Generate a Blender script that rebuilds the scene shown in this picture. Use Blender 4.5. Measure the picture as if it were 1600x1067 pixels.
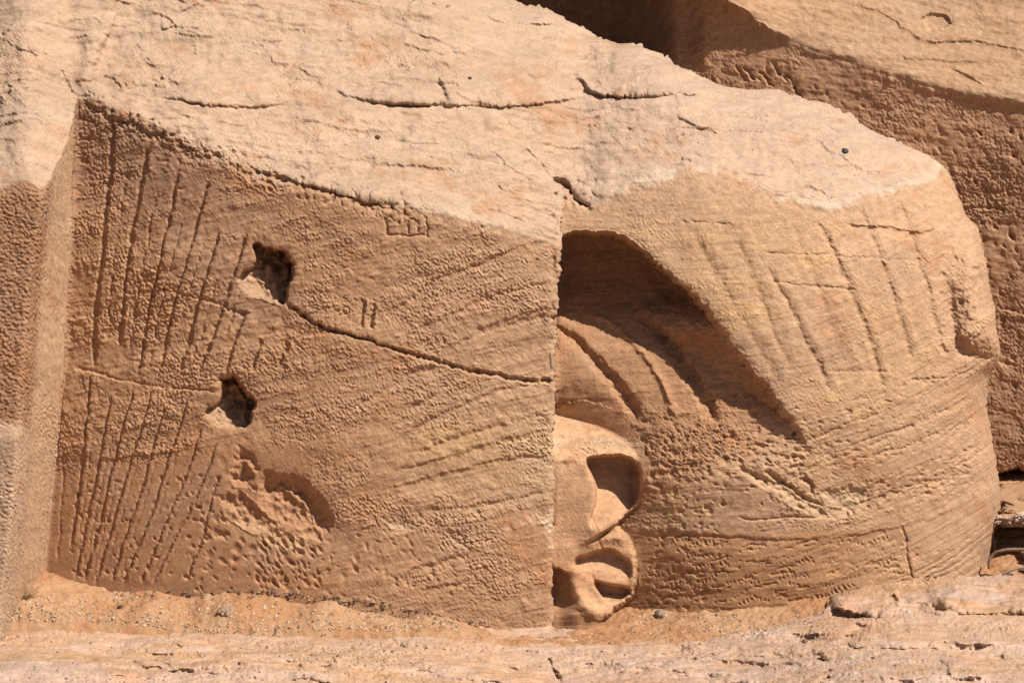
import bpy, math, random
import numpy as np
from mathutils import Vector

for o in list(bpy.data.objects):
    bpy.data.objects.remove(o)
rng = np.random.default_rng(7)
random.seed(7)
SC = bpy.context.scene

# ------------------------------------------------------------------ camera, sky, sun
DIST, PITCH, PPM = 16.0, math.radians(14.0), 320.0
FPX = PPM * DIST
cam_d = bpy.data.cameras.new('camera')
cam = bpy.data.objects.new('camera', cam_d)
SC.collection.objects.link(cam)
cam_d.sensor_width = 36.0
cam_d.lens = 36.0 * FPX / 1600.0
cam_d.clip_end = 2000
cp, sp = math.cos(PITCH), math.sin(PITCH)
CAM = np.array([0.0, -DIST * cp, DIST * sp])
cam.location = CAM
cam.rotation_euler = (math.pi / 2 - PITCH, 0, 0)
SC.camera = cam

SUN = Vector((0.50, -0.36, 0.79)).normalized()
world = bpy.data.worlds.new('World')
SC.world = world
world.use_nodes = True
wn = world.node_tree
sky = wn.nodes.new('ShaderNodeTexSky')
sky.sky_type = 'NISHITA'
sky.sun_disc = False
sky.sun_elevation = math.asin(SUN.z)
sky.sun_rotation = math.atan2(SUN.x, SUN.y)
bg = wn.nodes['Background']
wn.links.new(sky.outputs[0], bg.inputs[0])
bg.inputs[1].default_value = 0.05
sun_d = bpy.data.lights.new('sun', 'SUN')
sun_d.energy = 5.0
sun_d.angle = math.radians(0.5)
sun_d.color = (1.0, 0.95, 0.87)
sun = bpy.data.objects.new('sun', sun_d)
SC.collection.objects.link(sun)
sun.rotation_euler = SUN.to_track_quat('Z', 'Y').to_euler()
SC.view_settings.view_transform = 'Standard'
SC.view_settings.look = 'None'
SC.view_settings.exposure = 0.65
SC.view_settings.gamma = 1.0

# ------------------------------------------------------------------ projection helpers
def ray(u, v):
    a = (np.asarray(u, float) - 800.0) / FPX
    b = -(np.asarray(v, float) - 533.5) / FPX
    return a, cp + b * sp, -sp + b * cp

def at(u, v, Y):
    dx, dy, dz = ray(u, v)
    t = (Y - CAM[1]) / dy
    return CAM[0] + dx * t, np.zeros_like(t) + Y, CAM[2] + dz * t

def sstep(a, b, x):
    t = np.clip((x - a) / (b - a), 0, 1)
    return t * t * (3 - 2 * t)

def interp(x, pts):
    p = np.array(pts, float)
    return np.interp(x, p[:, 0], p[:, 1])

def curve(x, pts, r=14.0):
    # rounded polyline height
    return (interp(x - r, pts) + 2 * interp(x, pts) + interp(x + r, pts)) / 4

def smax(a, b, k):
    h = np.clip(0.5 + 0.5 * (a - b) / k, 0, 1)
    return b * (1 - h) + a * h + k * h * (1 - h)

def smin(a, b, k):
    return -smax(-a, -b, k)

# ------------------------------------------------------------------ tileable noise
def fft_noise(n, lo, hi, beta, seed, ax=1.0, ay=1.0):
    g = np.random.default_rng(seed)
    f = np.fft.fft2(g.standard_normal((n, n)))
    ky = np.fft.fftfreq(n)[:, None] * n * ay
    kx = np.fft.fftfreq(n)[None, :] * n * ax
    k = np.hypot(kx, ky)
    k[0, 0] = 1
    a = k ** (-beta) * (1 - np.exp(-(k / lo) ** 4)) * np.exp(-(k / hi) ** 2)
    a[0, 0] = 0
    r = np.fft.ifft2(f * a).real
    return (r / r.std()).astype(np.float32)

# every texture covers 4 m x 4 m in 1024 px unless scaled
NB = fft_noise(1024, 2, 60, 1.7, 1)            # broad lumps
NM = fft_noise(1024, 14, 120, 1.2, 2)          # hand-sized
NG = fft_noise(1024, 120, 330, 0.5, 3)          # pea gravel grain
NF = fft_noise(1024, 180, 480, 0.2, 4)         # finest grain
NS = fft_noise(1024, 4, 300, 0.9, 5, ax=7.0)   # bedding streaks (long in x)
NS2 = fft_noise(1024, 12, 400, 0.6, 6, ax=10.0)
NSL = fft_noise(1024, 3, 60, 1.3, 15, ax=5.0)  # the same bedding, only its soft swells
NC = fft_noise(1024, 3, 200, 1.3, 8)

def tex(t, x, y, s=1.0):
    n = t.shape[0]
    fx = (x * s * n / 4.0) % n
    fy = (y * s * n / 4.0) % n
    x0 = np.floor(fx).astype(int); y0 = np.floor(fy).astype(int)
    tx = (fx - x0).astype(np.float32); ty = (fy - y0).astype(np.float32)
    x0 %= n; y0 %= n
    x1 = (x0 + 1) % n; y1 = (y0 + 1) % n
    return ((t[y0, x0] * (1 - tx) + t[y0, x1] * tx) * (1 - ty)
            + (t[y1, x0] * (1 - tx) + t[y1, x1] * tx) * ty)

def grainy(x, y, seed=0.0):
    # lumpy, sharp-pitted grain like weathered sandstone, about -1 .. 1
    a = tex(NG, x + seed, y - seed)
    b = tex(NF, x - seed, y + seed)
    return 0.75 * np.tanh(a * 0.9) + 0.35 * b

# ------------------------------------------------------------------ sculpting raster, 1 px of the photograph per cell
def chaikin(pts, closed, n=2):
    p = np.array(pts, float)
    for _ in range(n):
        q = np.concatenate([p, p[:1]]) if closed else p
        a = q[:-1] * .75 + q[1:] * .25; b = q[:-1] * .25 + q[1:] * .75
        m = np.stack([a, b], 1).reshape(-1, 2)
        p = m if closed else np.concatenate([p[:1], m, p[-1:]])
    return [tuple(k) for k in p]

class Raster:
    def __init__(s, u0, v0, u1, v1):
        s.u0, s.v0 = u0, v0
        s.w, s.h = u1 - u0 + 1, v1 - v0 + 1
        s.d = np.zeros((s.h, s.w), np.float32)     # + = deeper, metres
        vv, uu = np.mgrid[v0:v1 + 1, u0:u1 + 1]
        s.uu = uu.astype(np.float32); s.vv = vv.astype(np.float32)
        # wobble so no stroke is ruler straight
        s.wu = s.uu + 0.8 * tex(NM, s.uu / 320, s.vv / 320, 1.6) + 0.45 * tex(NG, s.uu / 320, s.vv / 320, 0.8)
        s.wv = s.vv + 0.8 * tex(NM, s.vv / 320 + 1.3, s.uu / 320, 1.6) + 0.45 * tex(NG, s.vv / 320 + .7, s.uu / 320, 0.8)
    def win(s, pts, m):
        p = np.array(pts, float)
        a = int(max(0, p[:, 0].min() - m - s.u0)); b = int(min(s.w, p[:, 0].max() + m - s.u0 + 1))
        c = int(max(0, p[:, 1].min() - m - s.v0)); e = int(min(s.h, p[:, 1].max() + m - s.v0 + 1))
        return (slice(c, max(c, e)), slice(a, max(a, b)))
    def dist(s, pts, m, closed=False):
        # distance, side (+ = right of travel direction in the picture), arc parameter 0..1
        w = s.win(pts, m)
        u = s.wu[w]; v = s.wv[w]
        p = [np.array(q, float) for q in (pts if closed else chaikin(pts, False, 1) if len(pts) > 2 else pts)]
        if closed: p.append(p[0])
        best = np.full(u.shape, 1e9); side = np.zeros(u.shape); par = np.zeros(u.shape)
        L = [np.linalg.norm(p[i + 1] - p[i]) for i in range(len(p) - 1)]
        T = sum(L); acc = 0
        for i in range(len(p) - 1):
            d = p[i + 1] - p[i]
            t = ((u - p[i][0]) * d[0] + (v - p[i][1]) * d[1]) / (L[i] ** 2 + 1e-9)
            tc = np.clip(t, 0, 1)
            ex = u - p[i][0] - tc * d[0]; ey = v - p[i][1] - tc * d[1]
            q = np.hypot(ex, ey)
            sd = np.sign(d[0] * ey - d[1] * ex)
            k = q < best
            best = np.where(k, q, best); side = np.where(k, sd, side)
            par = np.where(k, (acc + tc * L[i]) / T, par)
            acc += L[i]
        return w, best, side, par
    def ends(s, par, f=0.12):
        return sstep(0, f, par) * sstep(0, f, 1 - par)
    def groove(s, pts, width=3.0, depth=0.01, f=0.08, vary=0.2):
        w, d, sd, par = s.dist(pts, width * 4)
        n = 1 + vary * tex(NM, s.uu[w] / 320, s.vv[w] / 320 + .37, 2.0)
        s.d[w] += depth * np.exp(-(d / width) ** 2) * s.ends(par, f) * np.clip(n, 0.05, 2)
    def step(s, pts, height=0.02, sharp=2.0, fall=50.0, f=0.1):
        # the LEFT side of travel stands proud by `height`, fading out over `fall` px
        w, d, sd, par = s.dist(pts, fall * 2.2)
        e = s.ends(par, f)
        x = d * -sd
        e = e * np.clip(.85 + .3 * tex(NB, s.uu[w] / 320 + .9, s.vv[w] / 320, 1.0), .2, 1.3)
        s.d[w] -= height * e * sstep(-sharp, sharp, x) * np.exp(-(np.clip(x, 0, None) / fall) ** 1.5)
        s.d[w] += 0.35 * height * e * np.exp(-((x + sharp * 1.5) / (sharp * 1.6)) ** 2)
    def inside(s, pts, m):
        if len(pts) > 6: pts = chaikin(pts, True)
        w, d, sd, par = s.dist(pts, m, True)
        u = s.wu[w]; v = s.wv[w]
        c = np.zeros(u.shape, bool)
        n = len(pts)
        for i in range(n):
            x0, y0 = pts[i]; x1, y1 = pts[(i + 1) % n]
            if y0 == y1: continue
            k = ((y0 > v) != (y1 > v)) & (u < (x1 - x0) * (v - y0) / (y1 - y0) + x0)
            c ^= k
        return w, np.where(c, d, -d)
    def hole(s, pts, depth=0.2, slope=1.3, wall=3.0, direc=(0.6, -0.8), lip=6.0, rough=0.0):
        # cavity: floor ramps in from the lower-left rim, sheer wall at the upper right
        w, sd = s.inside(pts, 40)
        p = np.array(pts, float)
        pr = p[:, 0] * direc[0] + p[:, 1] * direc[1]
        x = (s.uu[w] * direc[0] + s.vv[w] * direc[1]) - pr.min()
        ramp = np.clip(x, 0, None) / PPM * slope
        wl = np.clip(sd + 1.0, 0, None) / PPM * wall
        dd = -smax(-np.minimum(ramp, depth), -wl, 0.012)
        dd = np.where(sd > -1.5, np.clip(dd, 0, None), 0)
        if rough: dd = dd * (1 + rough * tex(NM, s.uu[w] / 320, s.vv[w] / 320, 1.5))
        s.d[w] += dd
        s.d[w] += 0.004 * np.exp(-(np.clip(-sd, 0, None) / lip) ** 2) * (sd <= 0)
    def pits(s, n, box, r=(1.3, 3.2), depth=(0.004, 0.010), poly=None, ang=None, stretch=(1.0, 1.6)):
        for _ in range(n):
            u = rng.uniform(box[0], box[2]); v = rng.uniform(box[1], box[3])
            if poly is not None and not poly(u, v): continue
            rr = rng.uniform(*r) ; dp = rng.uniform(*depth)
            s.pit(u, v, rr, dp, rng.uniform(0, 3.14) if ang is None else ang + rng.normal(0, .2), rng.uniform(*stretch))
    def pit(s, u, v, rr, dp, a=0.0, st=1.0):
        w = s.win([(u, v)], rr * st * 3 + 1)
        dx = s.wu[w] - u; dy = s.wv[w] - v
        x = (dx * math.cos(a) + dy * math.sin(a)) / (rr * st)
        y = (-dx * math.sin(a) + dy * math.cos(a)) / rr
        s.d[w] += dp * np.exp(-(x * x + y * y) ** 1.5)
    def sample(s, arr, u, v):
        fu = np.clip(u - s.u0, 0, s.w - 1.001); fv = np.clip(v - s.v0, 0, s.h - 1.001)
        i = fu.astype(int); j = fv.astype(int)
        a = (fu - i); b = (fv - j)
        return ((arr[j, i] * (1 - a) + arr[j, i + 1] * a) * (1 - b)
                + (arr[j + 1, i] * (1 - a) + arr[j + 1, i + 1] * a) * b)

# ------------------------------------------------------------------ materials
def stone_material(name, bump=0.5, speck=0.5, rough=0.92):
    m = bpy.data.materials.new(name)
    m.use_nodes = True
    nt = m.node_tree; N = nt.nodes; L = nt.links
    b = N['Principled BSDF']
    b.inputs['Roughness'].default_value = rough
    b.inputs['Specular IOR Level'].default_value = 0.15
    at_ = N.new('ShaderNodeAttribute'); at_.attribute_name = 'stone_colour'
    tc = N.new('ShaderNodeTexCoord')
    n1 = N.new('ShaderNodeTexNoise'); n1.inputs['Scale'].default_value = 160; n1.inputs['Detail'].default_value = 3
    n2 = N.new('ShaderNodeTexNoise'); n2.inputs['Scale'].default_value = 26; n2.inputs['Detail'].default_value = 5
    vo = N.new('ShaderNodeTexVoronoi'); vo.inputs['Scale'].default_value = 70
    for n in (n1, n2, vo): L.new(tc.outputs['Object'], n.inputs['Vector'])
    r1 = N.new('ShaderNodeMapRange')
    r1.inputs[1].default_value = 0.3; r1.inputs[2].default_value = 0.7
    r1.inputs[3].default_value = 1 - 0.22 * speck; r1.inputs[4].default_value = 1 + 0.20 * speck
    L.new(n1.outputs['Fac'], r1.inputs[0])
    r2 = N.new('ShaderNodeMapRange')
    r2.inputs[1].default_value = 0.3; r2.inputs[2].default_value = 0.7
    r2.inputs[3].default_value = 0.93; r2.inputs[4].default_value = 1.07
    L.new(n2.outputs['Fac'], r2.inputs[0])
    mu = N.new('ShaderNodeMath'); mu.operation = 'MULTIPLY'
    L.new(r1.outputs[0], mu.inputs[0]); L.new(r2.outputs[0], mu.inputs[1])
    vm = N.new('ShaderNodeVectorMath'); vm.operation = 'SCALE'
    L.new(at_.outputs['Color'], vm.inputs[0]); L.new(mu.outputs[0], vm.inputs['Scale'])
    # sparse dark and pale grains
    r3 = N.new('ShaderNodeMapRange'); r3.inputs[1].default_value = 0.05; r3.inputs[2].default_value = 0.16
    r3.inputs[3].default_value = 1.0; r3.inputs[4].default_value = 0.0
    L.new(vo.outputs['Distance'], r3.inputs[0])
    sepc = N.new('ShaderNodeSeparateColor'); L.new(vo.outputs['Color'], sepc.inputs[0])
    gt = N.new('ShaderNodeMath'); gt.operation = 'GREATER_THAN'; gt.inputs[1].default_value = 0.975
    L.new(sepc.outputs[0], gt.inputs[0])
    lt = N.new('ShaderNodeMath'); lt.operation = 'LESS_THAN'; lt.inputs[1].default_value = 0.03
    L.new(sepc.outputs[0], lt.inputs[0])
    m1 = N.new('ShaderNodeMath'); m1.operation = 'MULTIPLY'; L.new(gt.outputs[0], m1.inputs[0]); L.new(r3.outputs[0], m1.inputs[1])
    m2 = N.new('ShaderNodeMath'); m2.operation = 'MULTIPLY'; L.new(lt.outputs[0], m2.inputs[0]); L.new(r3.outputs[0], m2.inputs[1])
    m1b = N.new('ShaderNodeMath'); m1b.operation = 'MULTIPLY'; L.new(m1.outputs[0], m1b.inputs[0]); m1b.inputs[1].default_value = 0.75 * speck
    m2b = N.new('ShaderNodeMath'); m2b.operation = 'MULTIPLY'; L.new(m2.outputs[0], m2b.inputs[0]); m2b.inputs[1].default_value = 0.75 * speck
    mx1 = N.new('ShaderNodeMix'); mx1.data_type = 'RGBA'
    L.new(m1b.outputs[0], mx1.inputs[0]); L.new(vm.outputs[0], mx1.inputs[6]); mx1.inputs[7].default_value = (.52, .42, .34, 1)
    mx2 = N.new('ShaderNodeMix'); mx2.data_type = 'RGBA'
    L.new(m2b.outputs[0], mx2.inputs[0]); L.new(mx1.outputs[2], mx2.inputs[6]); mx2.inputs[7].default_value = (.08, .045, .03, 1)
    L.new(mx2.outputs[2], b.inputs['Base Color'])
    bp = N.new('ShaderNodeBump'); bp.inputs['Strength'].default_value = bump; bp.inputs['Distance'].default_value = 0.006
    ad = N.new('ShaderNodeMath'); ad.operation = 'ADD'
    L.new(n1.outputs['Fac'], ad.inputs[0]); L.new(n2.outputs['Fac'], ad.inputs[1])
    L.new(ad.outputs[0], bp.inputs['Height']); L.new(bp.outputs[0], b.inputs['Normal'])
    return m

def plain_material(name, col, rough=0.8, scale=60, var=0.25, bump=0.3):
    m = bpy.data.materials.new(name); m.use_nodes = True
    nt = m.node_tree; N = nt.nodes; L = nt.links
    col = tuple(c * .66 for c in col)
    b = N['Principled BSDF']; b.inputs['Roughness'].default_value = rough
    b.inputs['Specular IOR Level'].default_value = 0.2
    tc = N.new('ShaderNodeTexCoord'); n = N.new('ShaderNodeTexNoise'); n.inputs['Scale'].default_value = scale; n.inputs['Detail'].default_value = 4
    L.new(tc.outputs['Object'], n.inputs['Vector'])
    r = N.new('ShaderNodeValToRGB')
    r.color_ramp.elements[0].position = .3; r.color_ramp.elements[1].position = .7
    r.color_ramp.elements[0].color = (*[c * (1 - var) for c in col], 1)
    r.color_ramp.elements[1].color = (*[c * (1 + var) for c in col], 1)
    L.new(n.outputs['Fac'], r.inputs[0]); L.new(r.outputs[0], b.inputs['Base Color'])
    bp = N.new('ShaderNodeBump'); bp.inputs['Strength'].default_value = bump; bp.inputs['Distance'].default_value = 0.004
    L.new(n.outputs['Fac'], bp.inputs['Height']); L.new(bp.outputs[0], b.inputs['Normal'])
    return m

M_STATUE = stone_material('carved_sandstone', 0.35, 0.75)
M_BACK = stone_material('sandstone_behind', 0.45, 0.45)
M_LEDGE = stone_material('pale_bedrock', 0.45, 0.6)
M_SAND = stone_material('drifted_sand', 0.35, 0.8)

STONE = (0.665, 0.638, 0.635)      # stone reflects less than it looks in full sun

# ------------------------------------------------------------------ mesh helpers
def tag(o, label=None, cat=None, group=None, kind=None):
    if label: o['label'] = label
    if cat: o['category'] = cat
    if group: o['group'] = group
    if kind: o['kind'] = kind
    return o

def empty(name, loc):
    o = bpy.data.objects.new(name, None)
    SC.collection.objects.link(o)
    o.location = loc
    return o

def mesh_from(name, co, quads, mat, cols=None, normals=None, parent=None):
    me = bpy.data.meshes.new(name)
    nq = len(quads); k = quads.shape[1]
    me.vertices.add(len(co)); me.vertices.foreach_set('co', np.ascontiguousarray(co, np.float32).ravel())
    me.loops.add(nq * k); me.loops.foreach_set('vertex_index', np.ascontiguousarray(quads, np.int32).ravel())
    me.polygons.add(nq); me.polygons.foreach_set('loop_start', np.arange(0, nq * k, k, dtype=np.int32))
    me.polygons.foreach_set('use_smooth', np.ones(nq, bool))
    me.update(calc_edges=True)
    if cols is not None:
        a = me.color_attributes.new('stone_colour', 'FLOAT_COLOR', 'POINT')
        c4 = np.ones((len(co), 4), np.float32); c4[:, :3] = cols * np.array(STONE, np.float32)
        a.data.foreach_set('color', c4.ravel())
    me.materials.append(mat)
    o = bpy.data.objects.new(name, me)
    SC.collection.objects.link(o)
    if parent is not None:
        o.parent = parent
    return o

def grid_quads(nr, nc, idx=None):
    i = np.arange(nr * nc).reshape(nr, nc) if idx is None else idx
    return np.stack([i[:-1, :-1], i[1:, :-1], i[1:, 1:], i[:-1, 1:]], -1).reshape(-1, 4)

def with_skirt(P, rows_top=True, back=((0.35, 0.15), (1.1, 0.25)), right=True, left=False, bottom=False):
    """extend a grid of points backwards behind its outline, so the block is a solid body from the side"""
    n = 0
    if rows_top:
        ext = []
        for dy, dz in reversed(back):
            r = P[0].copy(); r[:, 1] += dy; r[:, 2] -= dz; ext.append(r)
        P = np.concatenate([np.stack(ext), P], 0)
    if right:
        ext = []
        for dy, dz in back:
            r = P[:, -1].copy(); r[:, 1] += dy; r[:, 0] -= dz; ext.append(r)
        P = np.concatenate([P, np.stack(ext, 1)], 1)
    if left:
        ext = []
        for dy, dz in reversed(back):
            r = P[:, 0].copy(); r[:, 1] += dy; r[:, 0] += dz; ext.append(r)
        P = np.concatenate([np.stack(ext, 1), P], 1)
    return P

def pad_like(A, nt, nr, nl=0):
    return np.pad(A, ((nt, 0), (nl, nr)) + ((0, 0),) * (A.ndim - 2), mode='edge')

def blur(P, n=2):
    for ax in (0, 1):
        Q_ = np.pad(P, [(n, n) if a == ax else (0, 0) for a in range(P.ndim)], mode='edge')
        P = sum(np.take(Q_, np.arange(P.shape[ax]) + k, axis=ax) for k in range(2 * n + 1)) / (2 * n + 1)
    return P

def grid_normals(P):
    n = np.cross(np.gradient(P, axis=0), np.gradient(P, axis=1))
    return n / (np.linalg.norm(n, axis=-1, keepdims=True) + 1e-12)

def displace(P, rel, n=3):
    return P + grid_normals(blur(P, n)) * rel[..., None]

def mixc(base, col, m):
    return base * (1 - m[..., None]) + np.array(col, np.float32) * m[..., None]

# ================================================================== THE FALLEN STATUE
R = Raster(-130, -130, 1700, 1080)

# --- pleats cut in the side panel: upper fan, lower fan
UP = [[(179,172),(174,257),(166,319),(158,410),(152,456),(147,525),(146,577)],
      [(234,225),(227,257),(216,303),(205,366),(199,420),(194,463),(188,519),(185,545)],
      [(278,270),(271,313),(258,372),(248,424),(240,453),(230,500),(224,541),(216,588)],
      [(327,280),(316,319),(301,376),(290,420),(279,456),(262,516),(257,550),(248,588)],
      [(343,362),(329,410),(313,463),(294,531),(280,585)],
      [(386,362),(369,419),(347,481),(332,531),(308,585)],
      [(383,485),(369,525),(353,582)], [(409,530),(395,576)], [(450,535),(436,570)]]
for p in UP:
    R.groove(p, 2.7, 0.017, 0.05, .15)
    R.step(p, 0.006, 2.0, 16, 0.1)
for a_, b_ in zip(UP[:6], UP[1:7]):
    n_ = min(len(a_), len(b_))
    mid = [((a_[k][0] + b_[k][0]) / 2 + rng.normal(0, 1.5), (a_[k][1] + b_[k][1]) / 2) for k in range(n_)]
    R.groove(mid[1:] if n_ > 3 else mid, 2.0, .0055, .15, .6)
LOW = [[(142,582),(141,638),(135,682),(129,735),(117,811),(112,858)],
       [(175,615),(167,672),(155,731),(138,805),(127,858),(117,908)],
       [(211,605),(200,650),(188,688),(176,731),(157,814),(141,868),(131,911)],
       [(237,610),(232,638),(216,691),(200,733),(175,827),(157,883),(149,915)],
       [(261,630),(244,682),(230,734),(216,786),(191,852),(174,911)],
       [(298,615),(279,672),(259,731),(241,792),(216,855),(192,913)],
       [(316,668),(297,729),(288,752),(266,799),(244,855),(220,911)],
       [(340,690),(322,739),(294,805),(266,852),(240,912)],
       [(345,740),(332,774),(319,830),(291,907)]]
for p in LOW:
    R.groove(p, 1.9, 0.012, 0.04, .12)
    R.step(p, 0.006, 1.5, 14, 0.05)
    if p is not LOW[-1]:
        R.groove([(a + 10, b) for a, b in p[1:]], 1.5, 0.004, 0.1, .3)
R.groove([(100,700),(96,790),(88,880)], 2.0, .006)
# --- cracks of the side panel
R.groove([(445,472),(470,490),(500,510),(540,523),(580,530),(610,545),(650,555),(700,570),(740,580),(775,585),(800,592),(840,597),(868,595)], 2.0, 0.026, 0.02, .3)
R.step([(863,596),(800,592),(740,580),(650,555),(580,530),(500,510),(447,475)][::-1], 0.008, 2, 30, .02)
R.groove([(112,575),(150,580),(180,592),(230,600),(262,606),(300,606),(345,612)], 2.3, 0.008)
R.step([(115,575),(180,590),(240,602),(310,606)], -0.003, 2, 18)
R.groove([(235,444),(262,452),(310,465),(345,475),(362,489),(395,490)], 2.0, 0.010)
R.groove([(380,262),(420,274),(480,292),(540,307),(600,322)], 2.6, 0.018)
R.step([(365,254),(400,265),(450,280),(500,290),(560,306),(610,322)], 0.016, 6, 24)
R.groove([(105,140),(118,150),(140,152)], 2.0, 0.012)
# --- bedding lines running up to the right
for p in [[(600,500),(619,485),(672,447),(691,432),(747,416),(791,391),(870,378)],
          [(640,525),(660,513),(713,488),(769,463),(807,450),(870,438)],
          [(729,522),(769,510),(816,491),(870,479)],
          [(690,555),(713,541),(747,522),(807,503),(868,492)],
          [(540,640),(606,608),(640,582),(700,575)], [(640,640),(690,612),(718,585)],
          [(620,690),(663,660),(738,628),(791,606),(863,600)],
          [(640,715),(713,682),(776,666),(863,644)],
          [(600,740),(700,716),(744,700),(863,672)],
          [(610,765),(744,730),(807,716),(863,713)], [(640,800),(760,790),(863,765)],
          [(620,905),(660,890),(700,875),(730,862)], [(650,925),(700,915),(745,902)]]:
    R.groove(p, 3.8, 0.007, 0.15, .3)
    R.step(p, 0.005, 4, 18, .2)
# --- broken scoop low in the panel
R.hole([(372,690),(398,708),(407,733),(392,762),(365,762),(355,735)], .03, .5, .8, (.55, -.83), 12, .3)
R.hole([(340,772),(378,765),(430,815),(446,842),(395,836),(350,808)], .022, .25, .6, (.55, -.83), 14, .3)
R.hole([(405,738),(420,730),(442,738),(458,734),(486,752),(508,778),(524,806),(520,830),(495,843),(455,839),(425,815),(398,785)], .058, .42, .9, (.5, -.86), 10, .12)
R.step([(430,752),(468,776),(490,800),(497,832)][::-1], .018, 3, 20)
for _ in range(12):
    a = rng.uniform(345, 540); b = 690 + (a - 345) * .75 + rng.normal(0, 34)
    R.pit(a, b, rng.uniform(5, 12), rng.uniform(.003, .010), rng.uniform(.4, 1.0), rng.uniform(1, 2.2))
# --- the two deep holes
R.hole([(393,382),(404,379),(412,388),(424,383),(433,391),(446,390),(458,403),(461,430),(449,450),(446,476),(430,470),(405,462),(380,457),(371,442),(378,424),(398,414),(399,398)], 0.26, .85, 12.0, (.75, -.66), 5, .12)
R.hole([(342,588),(352,592),(363,582),(374,590),(384,609),(402,629),(392,640),(391,657),(382,668),(352,670),(322,658),(317,642),(340,627),(348,610)], 0.26, .85, 12.0, (.7, -.7), 5, .12)
# --- scratched marks
for p in [[(602,340),(605,366)], [(603,366),(635,367),(667,368)], [(637,345),(638,364)], [(652,343),(653,364)], [(665,338),(668,372)], [(640,343),(650,344)]]:
    R.groove(p, 2.2, .011, .04, .2)
R.pit(622, 348, 3, .012)
for p in [[(568,468),(566,490),(564,512)], [(585,474),(582,494),(579,513)]]:
    R.groove(p, 2.4, .014, .04, .2)
    R.groove([(a + 5, b) for a, b in p], 2.5, -.006, .05)
R.pit(527, 486, 3.2, .011)
R.groove([(540 + 6 * math.cos(t), 484 + 6 * math.sin(t)) for t in np.linspace(0, 6.28, 12)], 1.8, .009, .001, .1)
R.groove([(693,528),(694,540)], 2, .012)
# --- pits in the smoother, lower half of the panel
for _ in range(95):
    R.pit(rng.uniform(110, 360), rng.uniform(740, 900), rng.uniform(1.5, 3.2), rng.uniform(.004, .011), rng.uniform(0, 1.5), 1.3)
for _ in range(130):
    R.pit(rng.uniform(400, 500), rng.uniform(835, 920), rng.uniform(1.6, 3.0), rng.uniform(.004, .010), 1.0, rng.uniform(1.4, 2.6))
for _ in range(220):
    R.pit(rng.uniform(285, 760), rng.uniform(800, 935), rng.uniform(1.3, 3.4), rng.uniform(.003, .009), rng.uniform(.5, 1.3), rng.uniform(1, 2))
for _ in range(26):
    R.pit(rng.uniform(320, 440), rng.uniform(760, 880), rng.uniform(3, 7), rng.uniform(.006, .014), rng.uniform(0, 2), 1.3)
R.groove([(640,893),(655,888),(672,882)], 2, .012)
# pale flat chips
R.hole([(600,815),(625,805),(650,818),(640,830),(612,828)], .012, .5, .8)
R.hole([(700,838),(725,838),(732,858),(715,856)], .010, .5, .8)
R.hole([(836,802),(864,795),(864,836),(848,826)], .010, .3, .8, (1, .2))

for _ in range(46):
    R.pit(866 + rng.normal(0, 3), rng.uniform(375, 960), rng.uniform(2.5, 6), rng.uniform(.003, .010), 1.57, rng.uniform(1, 2.4))
# --- top: scaling ledges, little scarps that stand over a thin dark line
for p, h, fl in [([(512,118),(510,132),(525,146),(560,156),(600,160),(640,163),(690,161),(703,166),(750,167),(830,164),(880,158),(925,150)], .045, 46),
                 ([(683,120),(690,132),(697,146),(703,165)], .022, 26),
                 ([(888,105),(895,118),(915,128),(920,142),(940,151),(1000,150),(1060,148),(1112,154)], .04, 40),
                 ([(250,158),(275,154),(310,161),(350,166),(390,169),(430,166),(468,154)], .028, 36),
                 ([(752,12),(762,30),(790,40),(820,39),(850,42),(874,38)], .035, 26),
                 ([(430,232),(470,236),(510,240),(560,252),(620,258),(690,264),(720,268)], .016, 34),
                 ([(600,212),(640,222),(700,228)], .012, 24),
                 ([(470,192),(498,192)], .014, 10), ([(45,180),(70,184),(95,178)], .018, 20),
                 ([(1050,180),(1080,195),(1130,212)], .014, 22), ([(1345,278),(1365,285),(1378,292)], .012, 12),
                 ([(1360,60),(1420,70)], .01, 10), ([(0,62),(40,78),(60,92)], .016, 20),
                 ([(280,20),(300,12),(315,4)], .018, 14), ([(250,46),(262,46),(276,40)], .018, 14),
                 ([(-40,195),(20,190),(60,205)], .014, 26), ([(340,12),(380,20),(420,32),(500,30)], .012, 30),
                 ([(450,60),(520,66),(580,56)], .014, 40)]:
    q = p[::-1] if False else p
    R.step(q, h * .85, 2.6, fl, .18)
    R.groove(q, 1.8, h * .14, .18, .4)
R.groove([(820,230),(840,248),(860,272),(872,290)], 1.8, .012)
R.groove([(862,280),(880,286),(893,298),(900,312),(915,322),(925,330)], 4.5, .05, .15)
R.groove([(890,296),(902,312),(912,320)], 3.0, .05)
for _ in range(40):
    R.pit(rng.normal(893, 18), rng.normal(300, 14), rng.uniform(2, 5), rng.uniform(.006, .016))
R.step([(192,-30),(178,20),(162,60),(150,95),(135,135)], -.05, 8, 60, .05)
R.groove([(90,110),(104,128),(114,146)], 2.2, .014)
for _ in range(90):
    R.pit(rng.uniform(0, 1420), rng.uniform(-20, 300), rng.uniform(2, 5), rng.uniform(.003, .012), rng.normal(0, .2), rng.uniform(1.5, 4))
# rough torn lip between top and panel
for _ in range(500):
    a = rng.uniform(130, 640)
    b = np.interp(a, [130, 185, 240, 330, 400, 500, 600, 640], [152, 182, 206, 236, 268, 292, 320, 326]) + rng.normal(4, 9)
    R.pit(a, b, rng.uniform(1.6, 4), rng.uniform(.004, .011), rng.uniform(0, 3), 1.3)

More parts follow.
